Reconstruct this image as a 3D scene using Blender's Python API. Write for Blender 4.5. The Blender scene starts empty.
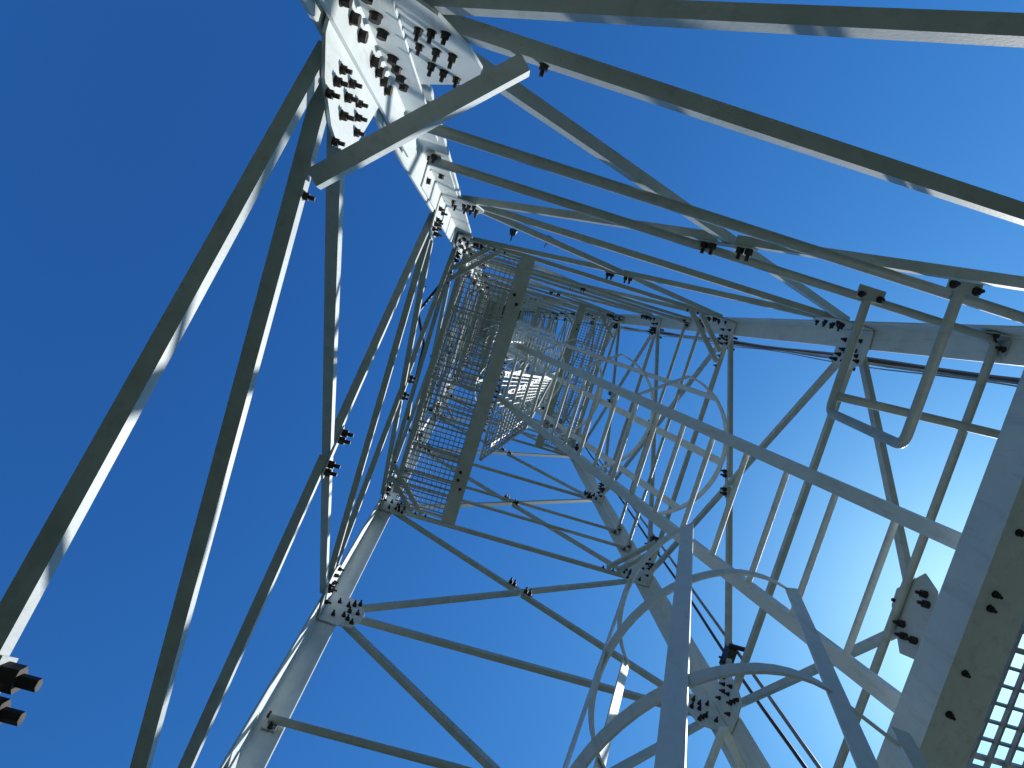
import bpy, bmesh, math, random
from mathutils import Vector, Matrix
random.seed(7)
scene = bpy.context.scene
C = scene.collection

# ---------------------------------------------------------------- camera
CAM = Vector((-0.6399, -0.5725, 0.0))
FPX = 700.0
def rot(a, b, c):
    ca, sa, cb, sb, cc, sc = math.cos(a), math.sin(a), math.cos(b), math.sin(b), math.cos(c), math.sin(c)
    Rx = Matrix(((1,0,0),(0,ca,-sa),(0,sa,ca))); Ry = Matrix(((cb,0,sb),(0,1,0),(-sb,0,cb))); Rz = Matrix(((cc,-sc,0),(sc,cc,0),(0,0,1)))
    return Rx @ Ry @ Rz
RC = rot(0.1049, -0.0276, 0.2970)          # rows: image right, image down, view direction
cam_d = bpy.data.cameras.new('camera'); cam = bpy.data.objects.new('camera', cam_d); C.objects.link(cam)
cam_d.sensor_width = 36.0; cam_d.lens = FPX / 1024 * 36.0
cam_d.clip_start = 0.02; cam_d.clip_end = 20000
m = Matrix((RC[0], -RC[1], -RC[2])).transposed().to_4x4(); m.translation = CAM
cam.matrix_world = m
scene.camera = cam
scene.render.resolution_x = 1024; scene.render.resolution_y = 768

# ---------------------------------------------------------------- light
SUN = Vector((0.669, 0.190, 0.722)).normalized()
elev = math.asin(SUN.z); azim = math.atan2(SUN.x, SUN.y)
w = bpy.data.worlds.new('World'); scene.world = w; w.use_nodes = True
nt = w.node_tree; nt.nodes.clear()
sky = nt.nodes.new('ShaderNodeTexSky'); sky.sky_type = 'NISHITA'; sky.sun_disc = False
sky.sun_elevation = elev; sky.sun_rotation = azim
sky.altitude = 0; sky.air_density = 1.0; sky.dust_density = 0.28; sky.ozone_density = 2.5
bg = nt.nodes.new('ShaderNodeBackground'); bg.inputs['Strength'].default_value = 0.09
wo = nt.nodes.new('ShaderNodeOutputWorld')
sp_ = nt.nodes.new('ShaderNodeSeparateColor'); cb_ = nt.nodes.new('ShaderNodeCombineColor'); nt.links.new(sky.outputs[0], sp_.inputs[0])
for ch, (gam, gain) in enumerate(((1.8, 2.85), (1.55, 3.5), (1.2, 2.5))):      # deep, saturated blue of a very clear day
    m1 = nt.nodes.new('ShaderNodeMath'); m1.operation = 'MULTIPLY'; m1.inputs[1].default_value = .09; nt.links.new(sp_.outputs[ch], m1.inputs[0])
    m2 = nt.nodes.new('ShaderNodeMath'); m2.operation = 'POWER'; m2.inputs[1].default_value = gam; nt.links.new(m1.outputs[0], m2.inputs[0])
    m3 = nt.nodes.new('ShaderNodeMath'); m3.operation = 'MULTIPLY'; m3.inputs[1].default_value = gain/.09; nt.links.new(m2.outputs[0], m3.inputs[0])
    nt.links.new(m3.outputs[0], cb_.inputs[ch])
nt.links.new(cb_.outputs[0], bg.inputs[0]); nt.links.new(bg.outputs[0], wo.inputs[0])
sd = bpy.data.lights.new('sun', 'SUN'); so = bpy.data.objects.new('sun', sd); C.objects.link(so)
sd.energy = 5.0; sd.angle = math.radians(0.53); sd.color = (1.0, 0.97, 0.93)
so.rotation_euler = SUN.to_track_quat('Z', 'Y').to_euler(); so.location = (0, 0, 60)
scene.view_settings.view_transform = 'Standard'; scene.view_settings.look = 'None'
scene.view_settings.gamma = 1.0; scene.view_settings.use_curve_mapping = False
scene.view_settings.exposure = 0.0

# ---------------------------------------------------------------- materials
def mat(name, col, rough=0.5, metal=0.0, var=0.08, scale=14.0, specks=0.0, speck_col=(0.10,0.08,0.06), bump=0.0):
    mt = bpy.data.materials.new(name); mt.use_nodes = True
    n = mt.node_tree.nodes; l = mt.node_tree.links
    b = n['Principled BSDF']; b.inputs['Roughness'].default_value = rough; b.inputs['Metallic'].default_value = metal
    tc = n.new('ShaderNodeNewGeometry')
    no = n.new('ShaderNodeTexNoise'); no.inputs['Scale'].default_value = scale; no.inputs['Detail'].default_value = 8; no.inputs['Roughness'].default_value = .65
    l.new(tc.outputs['Position'], no.inputs['Vector'])
    cr = n.new('ShaderNodeValToRGB')
    cr.color_ramp.elements[0].position = .3; cr.color_ramp.elements[1].position = .7
    cr.color_ramp.elements[0].color = (*[max(0, c*(1-var)) for c in col], 1)
    cr.color_ramp.elements[1].color = (*[min(1, c*(1+var*.5)) for c in col], 1)
    l.new(no.outputs['Fac'], cr.inputs['Fac'])
    out = cr.outputs['Color']
    if specks > 0:
        n2 = n.new('ShaderNodeTexNoise'); n2.inputs['Scale'].default_value = 260; n2.inputs['Detail'].default_value = 4
        l.new(tc.outputs['Position'], n2.inputs['Vector'])
        r2 = n.new('ShaderNodeValToRGB'); r2.color_ramp.elements[0].position = .73-specks*.08; r2.color_ramp.elements[1].position = .78-specks*.08
        l.new(n2.outputs['Fac'], r2.inputs['Fac'])
        mx = n.new('ShaderNodeMix'); mx.data_type = 'RGBA'
        l.new(r2.outputs['Color'], mx.inputs['Factor']); l.new(out, mx.inputs['A']); mx.inputs['B'].default_value = (*speck_col, 1)
        out = mx.outputs['Result']
    if specks > 0:
        mp = n.new('ShaderNodeMapping'); mp.inputs['Scale'].default_value = (22, 22, 3.2); l.new(tc.outputs['Position'], mp.inputs['Vector'])
        n4 = n.new('ShaderNodeTexNoise'); n4.inputs['Scale'].default_value = 1.6; n4.inputs['Detail'].default_value = 6; n4.inputs['Roughness'].default_value = .7
        l.new(mp.outputs[0], n4.inputs['Vector'])
        r4 = n.new('ShaderNodeValToRGB'); r4.color_ramp.elements[0].position = .52; r4.color_ramp.elements[1].position = .80
        r4.color_ramp.elements[1].color = (.55,.55,.55,1); l.new(n4.outputs['Fac'], r4.inputs['Fac'])
        m4 = n.new('ShaderNodeMix'); m4.data_type = 'RGBA'; l.new(r4.outputs['Color'], m4.inputs['Factor']); l.new(out, m4.inputs['A'])
        m4.inputs['B'].default_value = (col[0]*.45, col[1]*.43, col[2]*.38, 1); out = m4.outputs['Result']
    l.new(out, b.inputs['Base Color'])
    mr = n.new('ShaderNodeMapRange'); mr.inputs['To Min'].default_value = rough*.8; mr.inputs['To Max'].default_value = min(1, rough*1.25)
    l.new(no.outputs['Fac'], mr.inputs['Value']); l.new(mr.outputs['Result'], b.inputs['Roughness'])
    if bump > 0:
        bp = n.new('ShaderNodeBump'); bp.inputs['Strength'].default_value = bump; bp.inputs['Distance'].default_value = .002
        n3 = n.new('ShaderNodeTexNoise'); n3.inputs['Scale'].default_value = 220
        l.new(tc.outputs['Position'], n3.inputs['Vector']); l.new(n3.outputs['Fac'], bp.inputs['Height']); l.new(bp.outputs['Normal'], b.inputs['Normal'])
    return mt
PAINT = mat('weathered_white_paint', (0.68, 0.74, 0.73), .5, 0, .10, 9, .35, bump=.12)
BRACE = mat('galvanised_bracing', (0.47, 0.53, 0.53), .5, .0, .16, 11, .3, bump=.15)
TUBE = mat('galvanised_tube', (0.42, 0.47, 0.45), .42, .1, .12, 20, .15, bump=.1)
LADM = mat('ladder_paint', (0.66, 0.72, 0.72), .58, 0, .08, 16, .3, bump=.1)
GRAT = mat('galvanised_grating', (0.34, 0.37, 0.37), .42, .3, .12, 30)
BOLT = mat('dark_rusty_bolt', (0.036, 0.028, 0.024), .6, .3, .75, 90, 0)
CABL = mat('black_cable', (0.025, 0.027, 0.032), .5, 0, .3, 40)
CABG = mat('grey_cable', (0.22, 0.24, 0.25), .5, 0, .3, 40)
LAMPM = mat('dark_lamp_housing', (0.05, 0.055, 0.06), .4, .3, .2, 30)
CONC = mat('concrete', (0.13, 0.14, 0.12), .85, 0, .25, 3, .2, bump=.3)
GRND = mat('dry_grass_soil', (0.022, 0.036, 0.018), .95, 0, .45, .6, 0)

# ---------------------------------------------------------------- mesh helpers
def link(name, me, parent=None):
    o = bpy.data.objects.new(name, me); C.objects.link(o)
    if parent: o.parent = parent
    return o
def build(name, bm, material, parent=None, smooth=False):
    bmesh.ops.recalc_face_normals(bm, faces=bm.faces)
    me = bpy.data.meshes.new(name); bm.to_mesh(me); bm.free(); me.materials.append(material)
    if smooth:
        for p in me.polygons: p.use_smooth = True
        try: me.set_sharp_from_angle(angle=math.radians(40))
        except Exception: pass
    return link(name, me, parent)
def thing(name, label, cat, loc=(0,0,0), group=None):
    o = bpy.data.objects.new(name, None); C.objects.link(o); o.location = loc
    o.empty_display_size = .1
    o['label'] = label; o['category'] = cat
    if group: o['group'] = group
    o.matrix_world = Matrix.Translation(Vector(loc))
    return o
ROOTS = {}
def part(name, bm, material, parent, kind=None, smooth=False):
    """links a mesh made in world coordinates as child of parent (which sits at its own base)"""
    off = Vector(parent.matrix_world.translation) if parent.name in ROOTS or parent.parent is None else ROOTS.get(parent.name, Vector((0,0,0)))
    base = Vector(parent.location) if parent.parent is None else Vector((0,0,0))
    root = parent
    tot = Vector((0,0,0))
    while root is not None:
        tot += Vector(root.location); root = root.parent
    bmesh.ops.translate(bm, verts=bm.verts, vec=-tot)
    o = build(name, bm, material, parent, smooth)
    if kind: o['kind'] = kind
    return o
def frame(d, up):
    d = d.normalized(); a = up - d*up.dot(d)
    if a.length < 1e-6: a = d.orthogonal()
    a.normalize(); return d, a, d.cross(a)
def extr(bm, p0, p1, prof, ax, ay):
    """extrude 2D profile (list of (a,b)) from p0 to p1, with axes ax, ay"""
    v0 = [bm.verts.new(p0 + ax*a + ay*b) for a, b in prof]; v1 = [bm.verts.new(p1 + ax*a + ay*b) for a, b in prof]
    n = len(prof)
    for i in range(n): bm.faces.new((v0[i], v0[(i+1)%n], v1[(i+1)%n], v1[i]))
    bm.faces.new(v0[::-1]); bm.faces.new(v1)
def bar(bm, p0, p1, ax, wa, wb):
    d, a, b = frame(p1-p0, ax); extr(bm, p0, p1, [(-wa/2,-wb/2),(wa/2,-wb/2),(wa/2,wb/2),(-wa/2,wb/2)], a, b)
def tube(bm, pts, r, n=12, closed=False):
    rings = []
    N = len(pts); up = Vector((0.13, 0.07, 1)) 
    ref = None
    for i, p in enumerate(pts):
        if closed: d = pts[(i+1)%N] - pts[i-1]
        else: d = (pts[min(i+1,N-1)] - pts[max(i-1,0)])
        d.normalize()
        if ref is None: ref = d.orthogonal()
        ref = (ref - d*ref.dot(d)).normalized(); b = d.cross(ref)
        rings.append([bm.verts.new(p + (ref*math.cos(2*math.pi*k/n) + b*math.sin(2*math.pi*k/n))*r) for k in range(n)])
    for i in range(N-1 if not closed else N):
        A, B = rings[i], rings[(i+1)%N]
        for k in range(n): bm.faces.new((A[k], A[(k+1)%n], B[(k+1)%n], B[k]))
    if not closed: bm.faces.new(rings[0][::-1]); bm.faces.new(rings[-1])
def strip(bm, pts, wdir, wdt, thick, ndirs):
    """flat bar through pts; wdir: width direction; ndirs: thickness direction for each point"""
    R = []
    for p, nd in zip(pts, ndirs):
        R.append([bm.verts.new(p + wdir*(sa*wdt/2) + nd*(sb*thick/2)) for sa, sb in ((-1,-1),(1,-1),(1,1),(-1,1))])
    for A, B in zip(R[:-1], R[1:]):
        for k in range(4): bm.faces.new((A[k], A[(k+1)%4], B[(k+1)%4], B[k]))
    bm.faces.new(R[0][::-1]); bm.faces.new(R[-1])
def prism(bm, pts, n, t):
    a = [bm.verts.new(p) for p in pts]; b = [bm.verts.new(p + n*t) for p in pts]
    k = len(pts); bm.faces.new(a[::-1]); bm.faces.new(b)
    for i in range(k): bm.faces.new((a[i], a[(i+1)%k], b[(i+1)%k], b[i]))
def arcpts(c, a0, a1, ux, uy, r, n):
    return [c + (ux*math.cos(a0+(a1-a0)*i/n) + uy*math.sin(a0+(a1-a0)*i/n))*r for i in range(n+1)]

# ---------------------------------------------------------------- tower frame of reference
W, WY = 1.0, 0.9875
FACES = {'AB': (Vector((-1,0,0)), Vector((0,1,0)), W, WY), 'AD': (Vector((0,-1,0)), Vector((1,0,0)), WY, W),
         'CD': (Vector((1,0,0)), Vector((0,1,0)), W, WY), 'BC': (Vector((0,1,0)), Vector((1,0,0)), WY, W)}
def fp(face, u, z, off=0.0):
    n, ua, d, _ = FACES[face]; return n*(d+off) + ua*u + Vector((0,0,z))
def on_face(face, px, py, off=0.0):
    """where the line of sight of a photo point meets a face of the tower: (u, z)"""
    n, ua, d, _ = FACES[face]
    dr = RC.transposed() @ Vector(((px-512)/FPX, (py-384)/FPX, 1.0))
    t = ((d+off) - CAM.dot(n)) / dr.dot(n); p = CAM + dr*t
    return p.dot(ua), p.z
def at_z(px, py, z):
    dr = RC.transposed() @ Vector(((px-512)/FPX, (py-384)/FPX, 1.0)); return CAM + dr*((z-CAM.z)/dr.z)

LEG_W, LEG_T = 0.094, 0.009
GT = 0.006
BR_W, BR_T = 0.028, 0.0035
TOP = 44.0
BASE = -1.6
LV = [-1.2, -0.03, 1.207, 3.183, 4.93, 7.1, 9.27, 11.45, 13.6]
while LV[-1] < TOP - 2.2: LV.append(LV[-1] + 2.17)

# bolt: hexagonal nut with washer and threaded end, pointing along +Z
def bolt_mesh(s=1.0, tail=.030):
    bm = bmesh.new(); Z = Vector((0,0,1)); X = Vector((1,0,0)); Y = Vector((0,1,0))
    def ring(r, k, z0, z1, ph=0):
        extr(bm, Z*z0, Z*z1, [(r*math.cos(2*math.pi*i/k+ph), r*math.sin(2*math.pi*i/k+ph)) for i in range(k)], X, Y)
    ring(.0150*s, 12, -.001, .0022*s); ring(.0128*s, 6, .0021*s, .0165*s)
    if tail: ring(.0066*s, 10, .0160*s, tail*s)
    bmesh.ops.recalc_face_normals(bm, faces=bm.faces)
    me = bpy.data.meshes.new('bolt'); bm.to_mesh(me); bm.free(); me.materials.append(BOLT); return me
BM_N = bolt_mesh(1.0, .034); BM_H = bolt_mesh(.80, 0)
def put_bolt(parent, p, d, me=BM_N, s=1.0):
    o = bpy.data.objects.new('bolt', me); C.objects.link(o); o.parent = parent
    q = d.to_track_quat('Z', 'Y'); o.rotation_mode = 'QUATERNION'; 
    o.rotation_quaternion = q @ Matrix.Rotation(random.random()*6.28, 3, 'Z').to_quaternion()
    tot = Vector((0,0,0)); r = parent
    while r is not None: tot += Vector(r.location); r = r.parent
    o.location = p - tot; k = s*random.uniform(.94, 1.06); o.scale = (k, k, k*random.uniform(.9, 1.15))
    return o
def bolt_into(bm, p, d, s=1.0):
    d2, a, b = frame(d, Vector((.3,.2,1)))
    def ring(r, k, z0, z1): extr(bm, p+d2*z0, p+d2*z1, [(r*math.cos(2*math.pi*i/k), r*math.sin(2*math.pi*i/k)) for i in range(k)], a, b)
    ring(.0135*s, 6, 0, .0175*s); ring(.0066*s, 6, .017*s, .036*s)

def angle_bar(bm, face, u0, z0, u1, z1, off, w=BR_W, t=BR_T, w2=None):
    """steel angle: one flange lies against the face plane, the other sticks outward along its lower edge"""
    n, ua, d, _ = FACES[face]
    p0, p1 = fp(face, u0, z0, off), fp(face, u1, z1, off)
    dd = (p1-p0).normalized(); up = n.cross(dd)
    if up.z < 0: up = -up
    w2 = w2 or w
    p0 = p0 - up*w/2; p1 = p1 - up*w/2
    extr(bm, p0, p1, [(0,0),(w2,0),(w2,t),(t*1.3,t),(t,t*1.3),(t,w),(0,w)], n, up)

tower = thing('lattice_tower', 'tall pale grey steel lattice tower with four angle legs seen looking up from inside it', 'tower', (0,0,BASE))
CORN = {'A': (-1,-1), 'B': (-1,1), 'C': (1,1), 'D': (1,-1)}
# legs
for k, (sx, sy) in CORN.items():
    bm = bmesh.new(); o = Vector((sx*W, sy*WY, 0)); ax = Vector((-sx,0,0)); ay = Vector((0,-sy,0))
    r = .004
    prof = [(-LEG_T,-LEG_T),(LEG_W,-LEG_T),(LEG_W,-r/2),(LEG_W-r/2,0),(r,0),(0,r),(0,LEG_W-r/2),(-r/2,LEG_W),(-LEG_T,LEG_W)]
    extr(bm, o+Vector((0,0,BASE)), o+Vector((0,0,TOP)), prof, ax, ay)
    part('leg', bm, PAINT, tower)

n_cnt = {'horizontal_beam': 0, 'diagonal_brace': 0, 'gusset_plate': 0}
rest = {k: bmesh.new() for k in n_cnt}; far_bolts = bmesh.new()
def member(name, f, u0, z0, u1, z1, off, w=BR_W, sub=None):
    if n_cnt[name] < 98:
        n_cnt[name] += 1; bm = bmesh.new(); angle_bar(bm, f, u0, z0, u1, z1, off, w); return part(name, bm, BRACE, tower)
    angle_bar(rest[name], f, u0, z0, u1, z1, off, w)
OFF = -.004
INN = -.0105
def gusset(face, poly, bolts, level, t=GT, off=INN, big=1.0, mdl=BM_N):
    n, ua, d, _ = FACES[face]
    pts = [fp(face, u, z, off) for u, z in poly]
    if n_cnt['gusset_plate'] < 98:
        n_cnt['gusset_plate'] += 1; bm = bmesh.new(); prism(bm, pts, n, t); g = part('gusset_plate', bm, PAINT, tower)
        if level < 5.5:
            for u, z, inset in bolts: put_bolt(g, fp(face, u, z, inset), -n, mdl, big*(.60 if level < 1.3 else .74))
        else:
            bb = bmesh.new()
            for u, z, inset in bolts: bolt_into(bb, fp(face, u, z, inset), -n)
            if bolts: part('bolts', bb, BOLT, g, kind='stuff')
            else: bb.free()
    else:
        prism(rest['gusset_plate'], pts, n, t)
        for u, z, inset in bolts: bolt_into(far_bolts, fp(face, u, z, inset), -n)

order = sorted([z for z in LV], key=lambda z: abs(z-3))
def panel_nodes(f):
    return FACES[f][3]
# level R: the large gussets at the near joint
def clus(face, pts): return [(*on_face(face, x, y, INN), 0) for x, y in pts]
Z1 = 1.207
for f in ('AD','AB','CD','BC'):
    hw = FACES[f][3]
    for s in (-1, 1):
        def q(dc, dz): return (s*(hw-dc), Z1+dz)
        poly = [q(.012,-.13), q(.012,.33), q(.080,.315), q(.16,.24), q(.200,.20), q(.218,.10), q(.198,.02), q(.150,-.08), q(.10,-.13)]
        if s > 0: poly = poly[::-1]
        if (f == 'AD' and s < 0):
            bl = [(u, z, INN) for u, z, _ in clus(f, [(419,29),(432,31),(446,33),(420,45),(437,50),(453,55),(432,64),(444,71),(457,78)])]
        elif (f == 'AB' and s < 0):
            bl = [(u, z, INN) for u, z, _ in clus(f, [(341,69),(335,81),(350,83),(327,93),(346,97),(357,103),(341,115),(356,117),(355,132),(333,141)])]
        else:
            bl = [(*q(.12+.032*i+.01*j, -.06+.05*j), INN) for i in range(3) for j in range(3)]
        gusset(f, poly, bl, Z1)
# horizontals and corner gussets
for z in order:
    for f in ('AD','AB','CD','BC'):
        n, ua, d, hw = FACES[f]
        e = hw - .105
        member('horizontal_beam', f, -e, z, e, z, OFF+.001)
        i = LV.index(z)
        for s in (-1, 1):
            up = LV[i+1] if i+1 < len(LV) else z+2; dn = LV[i-1] if i > 0 else z-1.5
            def q(dc, dz): return (s*(hw-dc), z+dz)
            tu = math.atan2(up-z, 2*hw); td = math.atan2(z-dn, 2*hw)
            poly = [q(.012,-.135), q(.012,.135), q(.098,.145), q(.165,.135), q(.195,.035), q(.195,-.035), q(.165,-.135), q(.098,-.145)]
            bl = [(*q(.062,-.07),INN), (*q(.062,.07),INN)]
            bl += [(*q(.125,0),INN), (*q(.165,0),INN)]
            for r_ in (.012, .045, .078): bl += [(*q(.10+r_*math.cos(tu), .045+r_*math.sin(tu)), INN)]
            for r_ in (.012, .045, .078): bl += [(*q(.10+r_*math.cos(td), -.045-r_*math.sin(td)), INN)]
            if abs(z-1.207) < .01: continue
            if s > 0: poly = poly[::-1]
            gusset(f, poly, bl, z)
# diagonals: one continuous, one in two halves bolted to the crossing plate
pan = sorted(range(len(LV)-1), key=lambda i: abs(LV[i]-2.2))
for i in pan:
    z0, z1 = LV[i], LV[i+1]
    for f in ('AD','AB','CD','BC'):
        hw = FACES[f][3]; e = hw - .10
        flip = f in ('AD','BC')
        a0, a1 = (-e, e)
        dz = .05
        zm = (z0+z1)/2
        sl = (z1-z0-2*dz)/(2*e)
        bw_ = .023 if z0 < 0 < z1 else BR_W
        member('diagonal_brace', f, a0, z0+dz, a1, z1-dz, OFF+.001, bw_)
        g = .022
        member('diagonal_brace', f, a0, z1-dz, -g, zm+sl*g, OFF+.001, bw_)
        member('diagonal_brace', f, g, zm-sl*g, a1, z0+dz, OFF+.001, bw_)
        L = math.hypot(1, sl); cx, cz = 1/L, sl/L
        hl = .095; hw2 = .017
        # plate lies along the split diagonal
        poly = [(-hl*cx-hw2*cz, zm+hl*cz-hw2*cx), (hl*cx-hw2*cz, zm-hl*cz-hw2*cx), (hl*cx+hw2*cz, zm-hl*cz+hw2*cx), (-hl*cx+hw2*cz, zm+hl*cz+hw2*cx)]
        bl = [(-t_*cx, zm+t_*cz, INN) for t_ in (-.078,-.048,.048,.078)]
        if f == 'CD' and abs(z0-1.207) < .01:
            poly = [(-.16,zm+.02),(-.06,zm+.125),(.0,zm+.12),(.12,zm+.0),(.10,zm-.09),(-.02,zm-.12),(-.13,zm-.06)]
            bl = [(-.10,zm-.02,INN),(-.075,zm-.045,INN),(.03,zm+.03,INN),(.06,zm+.0,INN),(.05,zm-.05,INN),(-.03,zm+.075,INN)]
        if f == 'AB' and z0 < 0 < z1:
            poly = [(u-.035, zz+.022) for u, zz in poly]; bl = [(u-.035, zz+.022, i_) for u, zz, i_ in bl]
        gusset(f, poly, bl, zm, off=INN+.0005, t=.005, big=.62 if z0 < 0 < z1 else 1.0)
# leg splice plates with heavy bolts
def splice(cx, cy, z0, z1, bz, near=True, mdl=BM_H):
    bm = bmesh.new(); t = .007; ww = LEG_W-.012
    o = Vector((cx*W, cy*WY, 0)); ax = Vector((-cx,0,0)); ay = Vector((0,-cy,0))
    e = .0008 if (z0 > 2 and z0 < 3) else .0115; t = e+(.005 if z0 > 2 else .007)
    extr(bm, o+Vector((0,0,z0)), o+Vector((0,0,z1)), [(e,e),(ww,e),(ww,t),(t+.004,t),(t,t+.004),(t,ww),(e,ww)], ax, ay)
    sp = part('splice_plate', bm, PAINT, tower)
    for z in bz:
        for a, b in ((ax, ay), (ay, ax)):
            if near: put_bolt(sp, o + a*.046 + b*t + Vector((0,0,z + (.03 if a is ax else 0))), b, mdl, 1.0)
    if not near:
        bb = bmesh.new()
        for z in bz:
            for a, b in ((ax, ay), (ay, ax)): bolt_into(bb, o + a*.05 + b*t + Vector((0,0,z)), b, .8)
        part('bolts', bb, BOLT, sp, kind='stuff')
for k, (sx, sy) in CORN.items():
    splice(sx, sy, .55, 1.99, [.70,.80,.90,1.0,1.08,1.15,1.22,1.34,1.395,1.45,1.505])
    if k == 'A': splice(sx, sy, 2.47, 3.45, [2.55])
    if k == 'A': splice(sx, sy, 4.55, 5.30, [4.62,4.72,5.02,5.12,5.2])
for z in (9.27, 13.6, 17.94):
    for k, (sx, sy) in CORN.items(): splice(sx, sy, z-.35, z+.35, [z-.28,z-.2,z+.2,z+.28], near=False)
# knee braces across the corners
for z in [Z1, 4.93, 9.27, 13.6, 17.94, 22.28]:
    for k, (sx, sy) in CORN.items():
        for extra, dd in ((0, .29), (1, .215)):
            if extra and abs(z-4.93) > .01: continue
            bm = bmesh.new(); ww = .032 if z < 2 else .03
            p0 = Vector((sx*(W-dd-.015), sy*(WY-.020), z-.006)); p1 = Vector((sx*(W-.020), sy*(WY-dd-.015), z-.006))
            d = (p1-p0).normalized(); inw = Vector((-sx,-sy,0)).normalized()
            t = BR_T
            # flat flange underneath, upright flange on the inner edge
            extr(bm, p0, p1, [(0,0),(-ww,0),(-ww,-t),(-t*1.3,-t),(-t,-t*1.3),(-t,-ww),(0,-ww)], inw, Vector((0,0,-1)))
            kb = part('knee_brace', bm, BRACE, tower)
            if z < 6:
                put_bolt(kb, Vector((sx*(W-dd-.035), sy*(WY-.002), z)), Vector((0,-sy,0)), BM_N, .6)
                put_bolt(kb, Vector((sx*(W-.002), sy*(WY-dd-.035), z)), Vector((-sx,0,0)), BM_N, .6)
for k, bm in rest.items():
    if len(bm.verts): part(k, bm, BRACE, tower, kind='stuff')
    else: bm.free()
if len(far_bolts.verts): part('bolts', far_bolts, BOLT, tower, kind='stuff')

# ---------------------------------------------------------------- platforms
PZ = [1.30, 4.93, 9.27, 13.6, 17.94, 22.28, 26.62, 30.96]
SIDE = [1, -1, 1, -1, 1, -1, 1, -1]
ORD = ['nearest', 'first overhead', 'second overhead', 'third overhead', 'fourth overhead', 'fifth overhead', 'sixth overhead', 'topmost']
PLAB = ['near grating platform cut by the lower right corner beside the glare of the sun',
        'largest overhead grating platform, its dark channel beam left of the long ladder top',
        'second platform up, smaller dark channel beam seen behind the ladder rungs',
        'left hand platform seen through the mesh of the largest overhead platform',
        'far right hand platform, fourth level above the camera', 'far left hand platform, fifth level above the camera',
        'distant right hand platform, sixth level above the camera', 'highest tiny platform close to the vanishing point']
def grating(bm, x0, x1, y0, y1, z, pitch=.0415, bw=.0055, bh=.012):
    n = max(1, round((x1-x0)/pitch)); m_ = max(1, round((y1-y0)/pitch))
    for i in range(n+1):
        x = x0+(x1-x0)*i/n; bar(bm, Vector((x,y0,z)), Vector((x,y1,z)), Vector((1,0,0)), bw, bh)
    for j in range(m_+1):
        y = y0+(y1-y0)*j/m_; h = bh*.9
        ww = bw*1.0 if j % 6 else bw*1.9
        bar(bm, Vector((x0,y,z+.009)), Vector((x1,y,z+.009)), Vector((0,1,0)), ww, h)
def make_platform(i, z, s):
    zb = z
    p = thing('platform', PLAB[i], 'platform', (s*.7, 0, z), 'mesh platforms inside the tower')
    xb = s*.435                       # inner beam web
    wdt = .105 if i == 0 else .100
    # channel beam: bottom flange outward of web, upright web, top flange
    t = .006; h = .10
    bm = bmesh.new(); y0, y1 = -WY-.004, WY+.004
    if s < 0: xb = -.455 - wdt + .0
    a = Vector((1,0,0)); Zv = Vector((0,0,1))
    prof = [(0,0),(wdt,0),(wdt,t),(t,t),(t,h-t),(wdt,h-t),(wdt,h),(0,h)]
    extr(bm, Vector((xb,y0,zb)), Vector((xb,y1,zb)), prof, a, Zv)
    cb = part('channel_beam', bm, PAINT if i == 0 else BRACE, p)  # near beam gets the paler paint, its colour standing in for sun glare
    if i < 4:
        ys = [-.72,-.66,.60,.66,.72] if i else [-.46,-.33,-.30,-.16,-.07,.1,.3]
        for y in ys: put_bolt(cb, Vector((xb+wdt*random.choice([.3,.62]), y, zb)), Vector((0,0,-1)), BM_N, .8 if i else .5)
        if i == 1:
            for k_ in range(14): put_bolt(cb, Vector((xb+wdt+.004, -.28+.042*k_, zb+.05)), Vector((1,0,-.2)), BM_N, .62)
    # outer ledge beam
    xo = s*.965
    bm = bmesh.new(); bar(bm, Vector((xo-s*.03,-WY+.10,zb+.06)), Vector((xo-s*.03,WY-.10,zb+.06)), Vector((1,0,0)), .035, .05)
    part('edge_beam', bm, BRACE, p)
    xi = xb+wdt if s > 0 else xb
    for y in (-WY+.012, WY-.012):
        bm = bmesh.new(); bar(bm, Vector((xi,y,zb+.075)), Vector((s*.90,y,zb+.075)), Vector((0,0,1)), .05, .014); part('end_beam', bm, BRACE, p)
    # bearers
    for y in (-.5, .0, .5) if i else (.05, .55):
        bm = bmesh.new(); bar(bm, Vector((xi,y,zb+.045)), Vector((s*.915,y,zb+.045)), Vector((0,0,1)), .04, .012); part('bearer', bm, BRACE, p)
    bm = bmesh.new()
    xa, xc = (xi+.004, .915) if s > 0 else (-.915, xi-.004)
    grating(bm, xa, xc, -WY+.03, WY-.03, zb+.092) if i == 0 else grating(bm, xa, xc, -WY+.03, WY-.03, zb+.092, .036, .0058, .016)
    part('grating', bm, GRAT, p)
    # kick plate strip on open edge
    return p
plats = [make_platform(i, z, s) for i, (z, s) in enumerate(zip(PZ, SIDE))]

# mesh hatch cover standing open beside the ladder head of the first overhead platform
hc = thing('hatch_cover', 'small sunlit mesh hatch cover beside the dark channel beam at the ladder head', 'hatch', (-.42,.25,5.04))
P1, P2 = at_z(480,460,5.04), at_z(504,372,5.04); P4, P3 = at_z(526,428,5.36), at_z(552,379,5.9)
bm = bmesh.new(); nn = (P2-P1).cross(P4-P1).normalized()
for a_, b_ in ((P1,P2),(P2,P3),(P3,P4),(P4,P1)): bar(bm, a_, b_, nn, .012, .016)
part('frame', bm, GRAT, hc)
bm = bmesh.new()
for k in range(1, 20):
    t_ = k/20; bar(bm, P1.lerp(P2,t_), P4.lerp(P3,t_), nn, .006, .006)
for k in range(1, 14):
    t_ = k/14; bar(bm, P1.lerp(P4,t_), P2.lerp(P3,t_), nn, .006, .006)
part('mesh', bm, GRAT, hc)

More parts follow.
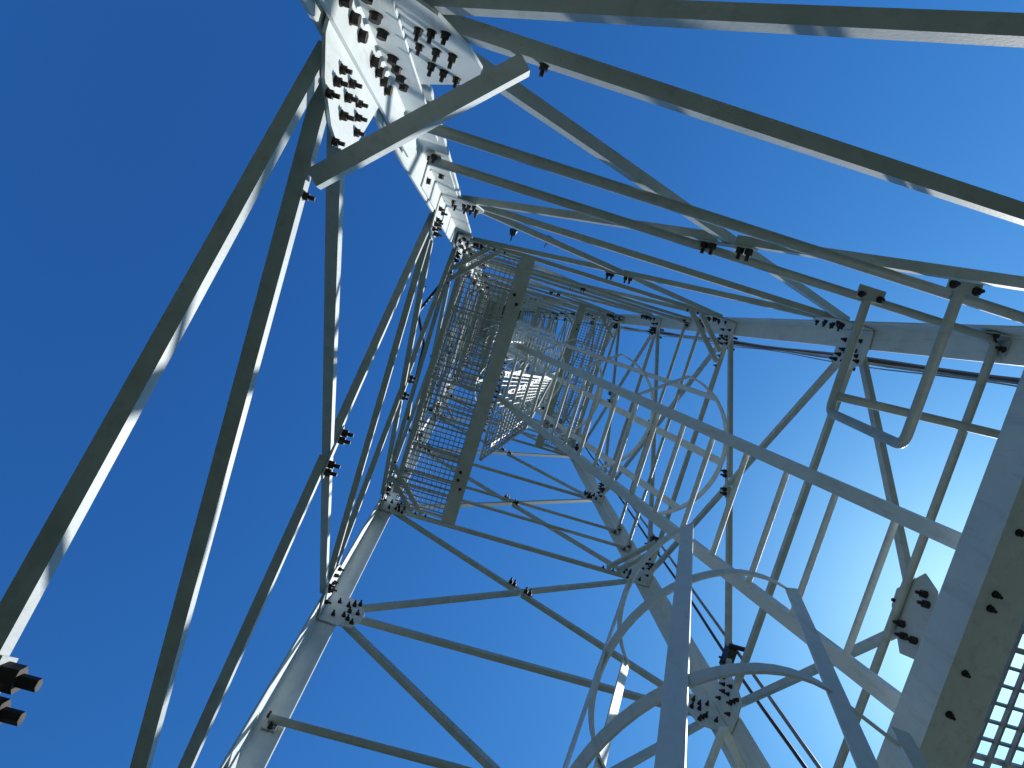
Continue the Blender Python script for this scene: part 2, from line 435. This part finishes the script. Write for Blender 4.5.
# ---------------------------------------------------------------- guard rails of each platform level
GLAB = ['near tubular guard rail round the tower above the camera, clamped to all four legs',
        'guard rail tubes round the first overhead platform', 'guard rail tubes round the second overhead platform',
        'guard rail tubes round the third overhead platform', 'guard rail tubes round the fourth overhead platform',
        'guard rail tubes round the fifth overhead platform']
for i, z in enumerate([1.207] + PZ[1:6]):
    g = thing('guard_rail', GLAB[i], 'railing', (0,0,z), 'tubular guard rails round the platforms')
    for h in (.613, 1.055):
        for f in ('AD','AB','CD','BC'):
            n, ua, d, hw = FACES[f]; r = .0145 if i == 0 else .013
            if f == 'AB' and i == 0: continue
            bm = bmesh.new(); e = hw-.035
            tube(bm, [fp(f, -e, z+h, -.024), fp(f, 0, z+h, -.024), fp(f, e, z+h, -.024)], r, 14)
            rl = part('rail', bm, TUBE, g, smooth=True)
            if i < 2:
                for s in (-1, 1):
                    bm = bmesh.new(); c0 = fp(f, s*(hw-.045), z+h, -.008)
                    bar(bm, c0-Vector((0,0,.035)), c0+Vector((0,0,.035)), n, .004, .05)
                    cl = part('clamp_plate', bm, BRACE, rl)
                    put_bolt(cl, fp(f, s*(hw-.05), z+h-.027, -.010), -n, BM_N, .7); put_bolt(cl, fp(f, s*(hw-.03), z+h+.027, -.010), -n, BM_N, .7)
# U shaped grab rail standing between top and middle rail, and its entry bar
gr = thing('grab_rail', 'U shaped grab tube hanging from the near guard rail in front of the right leg', 'railing', (.45,-.96,1.82))
zt, zl = 1.207+1.055, 1.207+.613
Tt, Tl = at_z(868,297,zt-.02), at_z(961,288,zl-.02); Et, El = at_z(829,412,zt-.02), at_z(903,446,zl-.02)
def fillet(a, b, c, r=.035, n=6):
    u = (a-b).normalized(); v_ = (c-b).normalized(); out = []
    for k in range(n+1):
        t_ = k/n; out.append(b + u*r*(1-t_)**2 + v_*r*t_**2)
    return out
bm = bmesh.new(); tube(bm, [Tt] + fillet(Tt,Et,El) + fillet(Et,El,Tl) + [Tl], .0145, 16)
ub = part('u_tube', bm, TUBE, gr, smooth=True)
for c0 in (Tt, Tl):
    bm = bmesh.new(); cc = c0 + Vector((0,0,.0)); dirn = (Et-Tt).normalized()
    prism(bm, [cc+Vector((-.045,.012,-.010)), cc+Vector((.045,.012,-.010)), cc+Vector((.045,-.03,-.010)), cc+Vector((-.045,-.03,-.010))], Vector((0,0,-1)), .004)
    fl = part('flange_plate', bm, TUBE, gr)
    for sx in (-.032, .032): put_bolt(fl, cc+Vector((sx,.0,-.014)), Vector((0,0,-1)), BM_N, .75)
eb = thing('entry_bar', 'straight tube running from the U shaped grab tube to the right edge', 'railing', (.53,-.637,zt))
Q0 = at_z(836,396,zt-.03); Q1 = at_z(1060,449,zt-.03)
bm = bmesh.new(); tube(bm, [Q0, Q0.lerp(Q1,.5), Q1], .0145, 16); part('bar', bm, TUBE, eb, smooth=True)

# ---------------------------------------------------------------- caged ladders
def ladder(label, x0, sl, y1, w_, z0, z1, side, cage, rung0, rung_step, group, rail_w=.037, detail=True, hoops=(), straps=(), r=.35, ccy=None, cdx=None, th=.22, hoop_w=.030, strap_w=.042):
    L = thing('caged_ladder', label, 'ladder', (x0+sl*z0, y1+w_/2, z0), group)
    d = Vector((sl,0,1)).normalized(); nrm = Vector((d.z*side,0,-d.x*side))      # toward the cage
    P = lambda z, y: Vector((x0+sl*z, y, z))
    for y, so in ((y1, 1), (y1+w_, -1)):
        bm = bmesh.new(); a, b = P(z0,y), P(z1,y); hw_ = rail_w/2
        extr(bm, a, b, [(-hw_,-.016),(hw_,-.016),(hw_,-.0105),(-hw_+.0055,-.0105),(-hw_+.0055,.020),(-hw_,.020)], Vector((0,1,0)), nrm)
        part('rail', bm, LADM, L)
    z = rung0; n = 0; restb = bmesh.new()
    while z < z1-.05:
        if n < 98:
            bm = bmesh.new(); tube(bm, [P(z,y1), P(z,y1+w_)], .0095, 12); part('rung', bm, LADM, L, smooth=True)
        z += rung_step; n += 1
    restb.free()
    en = Vector((side,0,th)).normalized()
    def hp(s, phi, rr=r):
        c = Vector((cdx+sl*s, ccy, s)); return c + rr*(Vector((0,-math.cos(phi),0)) + en*math.sin(phi))
    def hn(phi): return Vector((0,-math.cos(phi),0)) + en*math.sin(phi)
    wd = en.cross(Vector((0,1,0))).normalized()
    for s, p0, p1, mode in hoops:
        bm = bmesh.new(); N = 40
        pts = [hp(s, p0+(p1-p0)*i/N) for i in range(N+1)]; nd = [hn(p0+(p1-p0)*i/N) for i in range(N+1)]
        if 'a' in mode:
            e = P(s - .0, y1-.006); xn = (pts[0]-e).cross(wd).normalized(); xn = xn if xn.dot(nd[0]) > 0 else -xn
            pts = [e.lerp(pts[0], t_) for t_ in (0,.33,.66)] + pts; nd = [xn]*3 + [(xn+nd[0]).normalized()] + nd[1:]
        if 'b' in mode:
            e = P(s, y1+w_+.006); xn = (e-pts[-1]).cross(wd).normalized(); xn = xn if xn.dot(nd[-1]) > 0 else -xn
            pts = pts + [pts[-1].lerp(e, t_) for t_ in (.34,.67,1)]; nd = nd[:-1] + [(xn+nd[-1]).normalized()] + [xn]*3
        strip(bm, pts, wd, hoop_w, .006, nd); part('hoop', bm, LADM, L)
    for phi, s0, s1 in straps:
        bm = bmesh.new(); a, b = hp(s0, phi, r+.0065), hp(s1, phi, r+.0065)
        po = phi if phi > 0 else phi+.6
        tang = Vector((0,math.sin(po),0)) + en*math.cos(po)
        bar(bm, a, b, tang, strap_w*(1 if phi > 0 else .72), .0055); part('strap', bm, LADM, L)
        if detail:
            pass
    return L
# lower ladder (its cage bulges toward -x, over the camera's side)
ladder('lowest caged ladder at the lower right, its wide hoops and straps nearest the camera', -.043, .311, -.015, .44, BASE+.02, 1.25, -1, True, BASE+.25, .2, 'inclined caged ladders in the tower',
       hoops=[(.60,-.5,3.6,'ab'), (1.191,-.5,3.6,'ab'), (1.791,-.40,3.5,''), (2.44,.58,2.36,'')],
       straps=[(.595,.4,2.44), (-.374,.4,1.791), (2.326,.4,2.44), (1.45,.4,2.44), (3.4,.4,1.791)], r=.35, ccy=.245, cdx=-.325, th=-.235, strap_w=.044, hoop_w=.028)
# ladder from the near platform to the first overhead one
def hs(z0, z1, st): 
    out = []; z = z0
    while z < z1: out.append((z, .1, 3.05, 'ab')); z += st
    return out
ladder('long inclined ladder crossing the middle from the right platform to the first overhead one', .907, -.262, -.384, .40, 1.47, 5.05, 1, True, 1.67, .203, 'inclined caged ladders in the tower',
       hoops=hs(3.135, 6.1, .72), straps=[(.66,3.135,6.1), (1.60,3.135,6.1), (2.50,3.135,6.1)], r=.335, ccy=-.215, cdx=1.09, th=.221, strap_w=.036)
def gen(i, lab):
    z0, z1 = PZ[i], PZ[i+1]; s = SIDE[i]
    xa = s*.40; xb_ = -s*.40; sl = (xb_-xa)/(z1-z0); x0 = xa - sl*z0; side = s
    y1 = -.384 if i % 2 == 0 else -.03
    ladder(lab, x0, sl, y1, .40, z0+.1, z1+.15, side, True, z0+.3, .2, 'inclined caged ladders in the tower',
           hoops=hs(z0+1.8, z1+1.2, .72), straps=[(.66,z0+1.8,z1+1.2), (1.6,z0+1.8,z1+1.2), (2.5,z0+1.8,z1+1.2)], r=.33, ccy=y1+.17, cdx=x0+side*.20, th=.22*s*side)
gen(1, 'third ladder up, caged, starting on the first overhead platform beside its channel beam')
gen(2, 'fourth ladder up, tiny, starting on the second overhead platform')
gen(3, 'fifth ladder up, starting on the third overhead platform')
gen(4, 'sixth ladder up, starting on the fourth overhead platform')
gen(5, 'seventh ladder up, starting on the fifth overhead platform')

# short angle bracket near the right hand back leg
bk = thing('steel_bracket', 'pale folded angle bracket in front of the joint at the bottom centre', 'bracket', (.72,.76,2.6))
pa, pb, pc = at_z(724,728,2.62), at_z(756,800,2.5), at_z(700,790,2.5)
bm = bmesh.new(); bar(bm, pa, pb, Vector((0,0,1)), .03, .030); part('arm', bm, PAINT, bk)
bm = bmesh.new(); bar(bm, pa+Vector((0,0,.002)), pc, Vector((0,0,1)), .026, .022); part('arm', bm, PAINT, bk)

# ---------------------------------------------------------------- cables
def cable(label, x, y, r, mt, z0=BASE+.02, z1=TOP-2, wob=.006, group=None, clamps=()):
    t_ = thing('cable', label, 'cable', (x,y,BASE+.01), group)
    bm = bmesh.new(); pts = []; n = 90; ph = random.random()*6
    for k in range(n+1):
        z = z0+(z1-z0)*(k/n)**1.6; pts.append(Vector((x+wob*math.sin(z*2.7+ph), y+wob*math.cos(z*3.3+ph*2), z)))
    tube(bm, pts, r, 8); part('sheath', bm, mt, t_, smooth=True)
    return t_
cable('black cable running up behind the leg at the bottom centre, left one of the pair', 1.06, .79, .0085, CABL)
cable('grey cable running up behind the leg at the bottom centre, right one of the pair', 1.06, .725, .0085, CABG, wob=.004)
cg = 'bundled cables along the right leg'
cable('thicker dark cable in the bundle running along the right hand leg', 1.07, -.862, .008, CABL, group=cg)
cable('pale thin cable in the bundle running along the right hand leg', 1.07, -.847, .0065, CABG, wob=.004, group=cg)
cable('second dark cable hidden half behind the bundle along the right hand leg', 1.085, -.855, .008, CABL, group=cg, wob=.005)
cable('thinnest wire sagging beside the bundle along the right hand leg', 1.07, -.832, .003, CABG, wob=.008, group=cg)
def clampbox(x, y, z, lab, s=1.0):
    t_ = thing('cable_clamp', lab, 'clamp', (x,y,z), 'cable clamps')
    bm = bmesh.new(); bar(bm, Vector((x-.03*s,y,z-.02)), Vector((x-.03*s,y,z+.04)), Vector((0,1,0)), .085*s, .045)
    part('body', bm, LAMPM, t_)
    bm = bmesh.new(); bar(bm, Vector((x-.05,y-.05*s,z+.01)), Vector((x+.04,y-.05*s,z+.01)), Vector((0,0,1)), .02, .018)
    part('strap', bm, BOLT, t_)
    bm = bmesh.new(); bar(bm, Vector((x-.05,y+.05*s,z-.0)), Vector((x+.04,y+.05*s,z-.0)), Vector((0,0,1)), .02, .018)
    part('strap', bm, BOLT, t_)
    for dz in (-.015, .035): put_bolt(t_, Vector((x-.045,y+.02,z+dz)), Vector((-1,0,0)), BM_N, .9)
clampbox(1.055, .76, 3.36, 'dark clamp holding the cable pair at the bottom centre joint', 1.25)
clampbox(1.055, .755, 5.1, 'dark clamp holding the cable pair one panel above the bottom centre joint')
clampbox(1.06, -.85, 3.30, 'dark clamp on the bundle by the right leg, nearest to the U shaped tube', .8)
clampbox(1.06, -.85, 4.98, 'dark clamp on the bundle by the right leg at the first overhead level', .8)
clampbox(1.06, -.85, 7.15, 'dark clamp on the bundle by the right leg at the farther joint', .8)

# ---------------------------------------------------------------- lamps on outriggers near the top left
def floodlight(label, p, d):
    t_ = thing('floodlight', label, 'lamp', p, 'floodlights fixed outside the tower')
    p = Vector(p); d = Vector(d).normalized(); dd, a, b = frame(d, Vector((0,0,1)))
    bm = bmesh.new(); N = 16
    prof = [(.012,0),(.022,.01),(.030,.035),(.032,.05),(.028,.055)]
    rings = [[bm.verts.new(p + dd*z + (a*math.cos(6.2832*k/N)+b*math.sin(6.2832*k/N))*r_) for k in range(N)] for r_, z in prof]
    for A_, B_ in zip(rings[:-1], rings[1:]):
        for k in range(N): bm.faces.new((A_[k],A_[(k+1)%N],B_[(k+1)%N],B_[k]))
    bm.faces.new(rings[0][::-1]); bm.faces.new(rings[-1])
    part('housing', bm, LAMPM, t_, smooth=True)
    bm = bmesh.new(); tube(bm, [p+a*.04+dd*.03, p+a*.04-dd*.03, p-a*.04-dd*.03, p-a*.04+dd*.03], .005, 8); part('yoke', bm, LAMPM, t_)
floodlight('small round dark lamp above the top edge of the first overhead platform, left one', (at_z(512,236,5.6)), (0,-1,-.3))
floodlight('small round dark lamp above the top edge of the first overhead platform, right one', (at_z(547,243,5.6)), (.3,-1,-.3))
floodlight('round dark lamp sticking out left beyond the left face bracing', (at_z(424,286,9.6)), (-1,0,-.3))
# mesh outrigger on the left face
ot = thing('outrigger_platform', 'dark mesh outrigger with curved bracket beyond the left face', 'platform', (-1.3,0,9.4))
bm = bmesh.new()
xs = [at_z(418,312,9.4), at_z(440,285,9.4), at_z(424,345,9.4), at_z(412,395,9.4), at_z(408,420,9.4)]
tube(bm, [xs[1], xs[0], xs[2], xs[3], xs[4]], .02, 8); part('bracket', bm, LAMPM, ot)
bm = bmesh.new(); grating(bm, -1.22, -1.04, -.15, 1.4, 9.4, .06, .008, .01); part('mesh', bm, GRAT, ot)
bm = bmesh.new()
for y in (-.1,.25,.6,.95,1.3): bar(bm, Vector((-1.0,y,9.38)), Vector((-1.26,y,9.38)), Vector((0,0,1)), .05, .03)
part('arm', bm, LAMPM, ot)

# ---------------------------------------------------------------- cabin closing the top of the shaft
cbn = thing('equipment_cabin', 'small dark equipment cabin closing the very top of the tower', 'cabin', (0,0,36.2))
bm = bmesh.new(); bar(bm, Vector((0,0,36.2)), Vector((0,0,36.3)), Vector((1,0,0)), 1.9, 1.86); part('floor_plate', bm, LAMPM, cbn)
for x in (-.8,-.4,.0,.4,.8):
    bm = bmesh.new(); bar(bm, Vector((x,-.93,36.14)), Vector((x,.93,36.14)), Vector((0,0,1)), .11, .06); part('floor_beam', bm, BRACE, cbn)
for sx, sy, wx, wy in ((-1,0,.04,1.86),(1,0,.04,1.86),(0,-1,1.80,.04),(0,1,1.80,.04)):
    bm = bmesh.new(); c = Vector((sx*.93, sy*.91, 0)); bar(bm, c+Vector((0,0,36.302)), c+Vector((0,0,38.4)), Vector((1,0,0)), wx, wy); part('wall', bm, LAMPM, cbn)
bm = bmesh.new(); bar(bm, Vector((0,0,38.402)), Vector((0,0,38.5)), Vector((1,0,0)), 2.1, 2.06); part('roof', bm, LAMPM, cbn)

# ---------------------------------------------------------------- ground and footings
bm = bmesh.new(); S_ = 4000
v = [bm.verts.new((x,y,BASE-.15)) for x, y in ((-S_,-S_),(S_,-S_),(S_,S_),(-S_,S_))]; bm.faces.new(v)
g = build('ground', bm, GRND); g['kind'] = 'structure'
for k, (sx, sy) in CORN.items():
    ft = thing('footing', {'A':'concrete footing under the leg nearest the camera','B':'concrete footing under the lower left leg','C':'concrete footing under the leg at the bottom centre','D':'concrete footing under the right leg'}[k], 'footing', (sx*W, sy*WY, BASE-.15), 'concrete footings')
    bm = bmesh.new(); c = Vector((sx*W, sy*WY, BASE-.16)); a_, b_ = Vector((1,0,0)), Vector((0,1,0))
    v0 = [bm.verts.new(c + a_*p*.21 + b_*q*.21) for p, q in ((-1,-1),(1,-1),(1,1),(-1,1))]; v1 = [bm.verts.new(c + a_*p*.15 + b_*q*.15 + Vector((0,0,.155))) for p, q in ((-1,-1),(1,-1),(1,1),(-1,1))]
    bm.faces.new(v0[::-1]); bm.faces.new(v1)
    for q in range(4): bm.faces.new((v0[q], v0[(q+1)%4], v1[(q+1)%4], v1[q]))
    part('block', bm, CONC, ft)
    bm = bmesh.new(); bar(bm, c+Vector((0,0,.156)), c+Vector((0,0,.172)), a_, .24, .24); part('base_plate', bm, PAINT, ft)

# added unseen wooded ridge below the frame, blocks horizon sky glow to darken undersides
bm = bmesh.new(); NA, NR = 180, 16; rings = []
import mathutils
for j in range(NR+1):
    t_ = j/NR; rad = 38 + 240*t_; ring = []
    for i in range(NA):
        a_ = 2*math.pi*i/NA; nz = mathutils.noise.fractal(Vector((math.cos(a_)*3, math.sin(a_)*3, t_*4)), .8, 2, 5)
        h_ = (32*min(1, t_*3.2)**.7 + 45*t_) * (1 + .35*nz) + (random.uniform(-1.5, 1.5) if j else 0)
        ring.append(bm.verts.new((rad*math.cos(a_), rad*math.sin(a_), BASE-.3 + (h_ if j else -.2))))
    rings.append(ring)
for A_, B_ in zip(rings[:-1], rings[1:]):
    for i in range(NA): bm.faces.new((A_[i], A_[(i+1)%NA], B_[(i+1)%NA], B_[i]))
hl = build('horizon_blocker', bm, mat('horizon_blocker_green', (0.030, 0.048, 0.022), .95, 0, .6, .35)); hl['kind'] = 'structure'
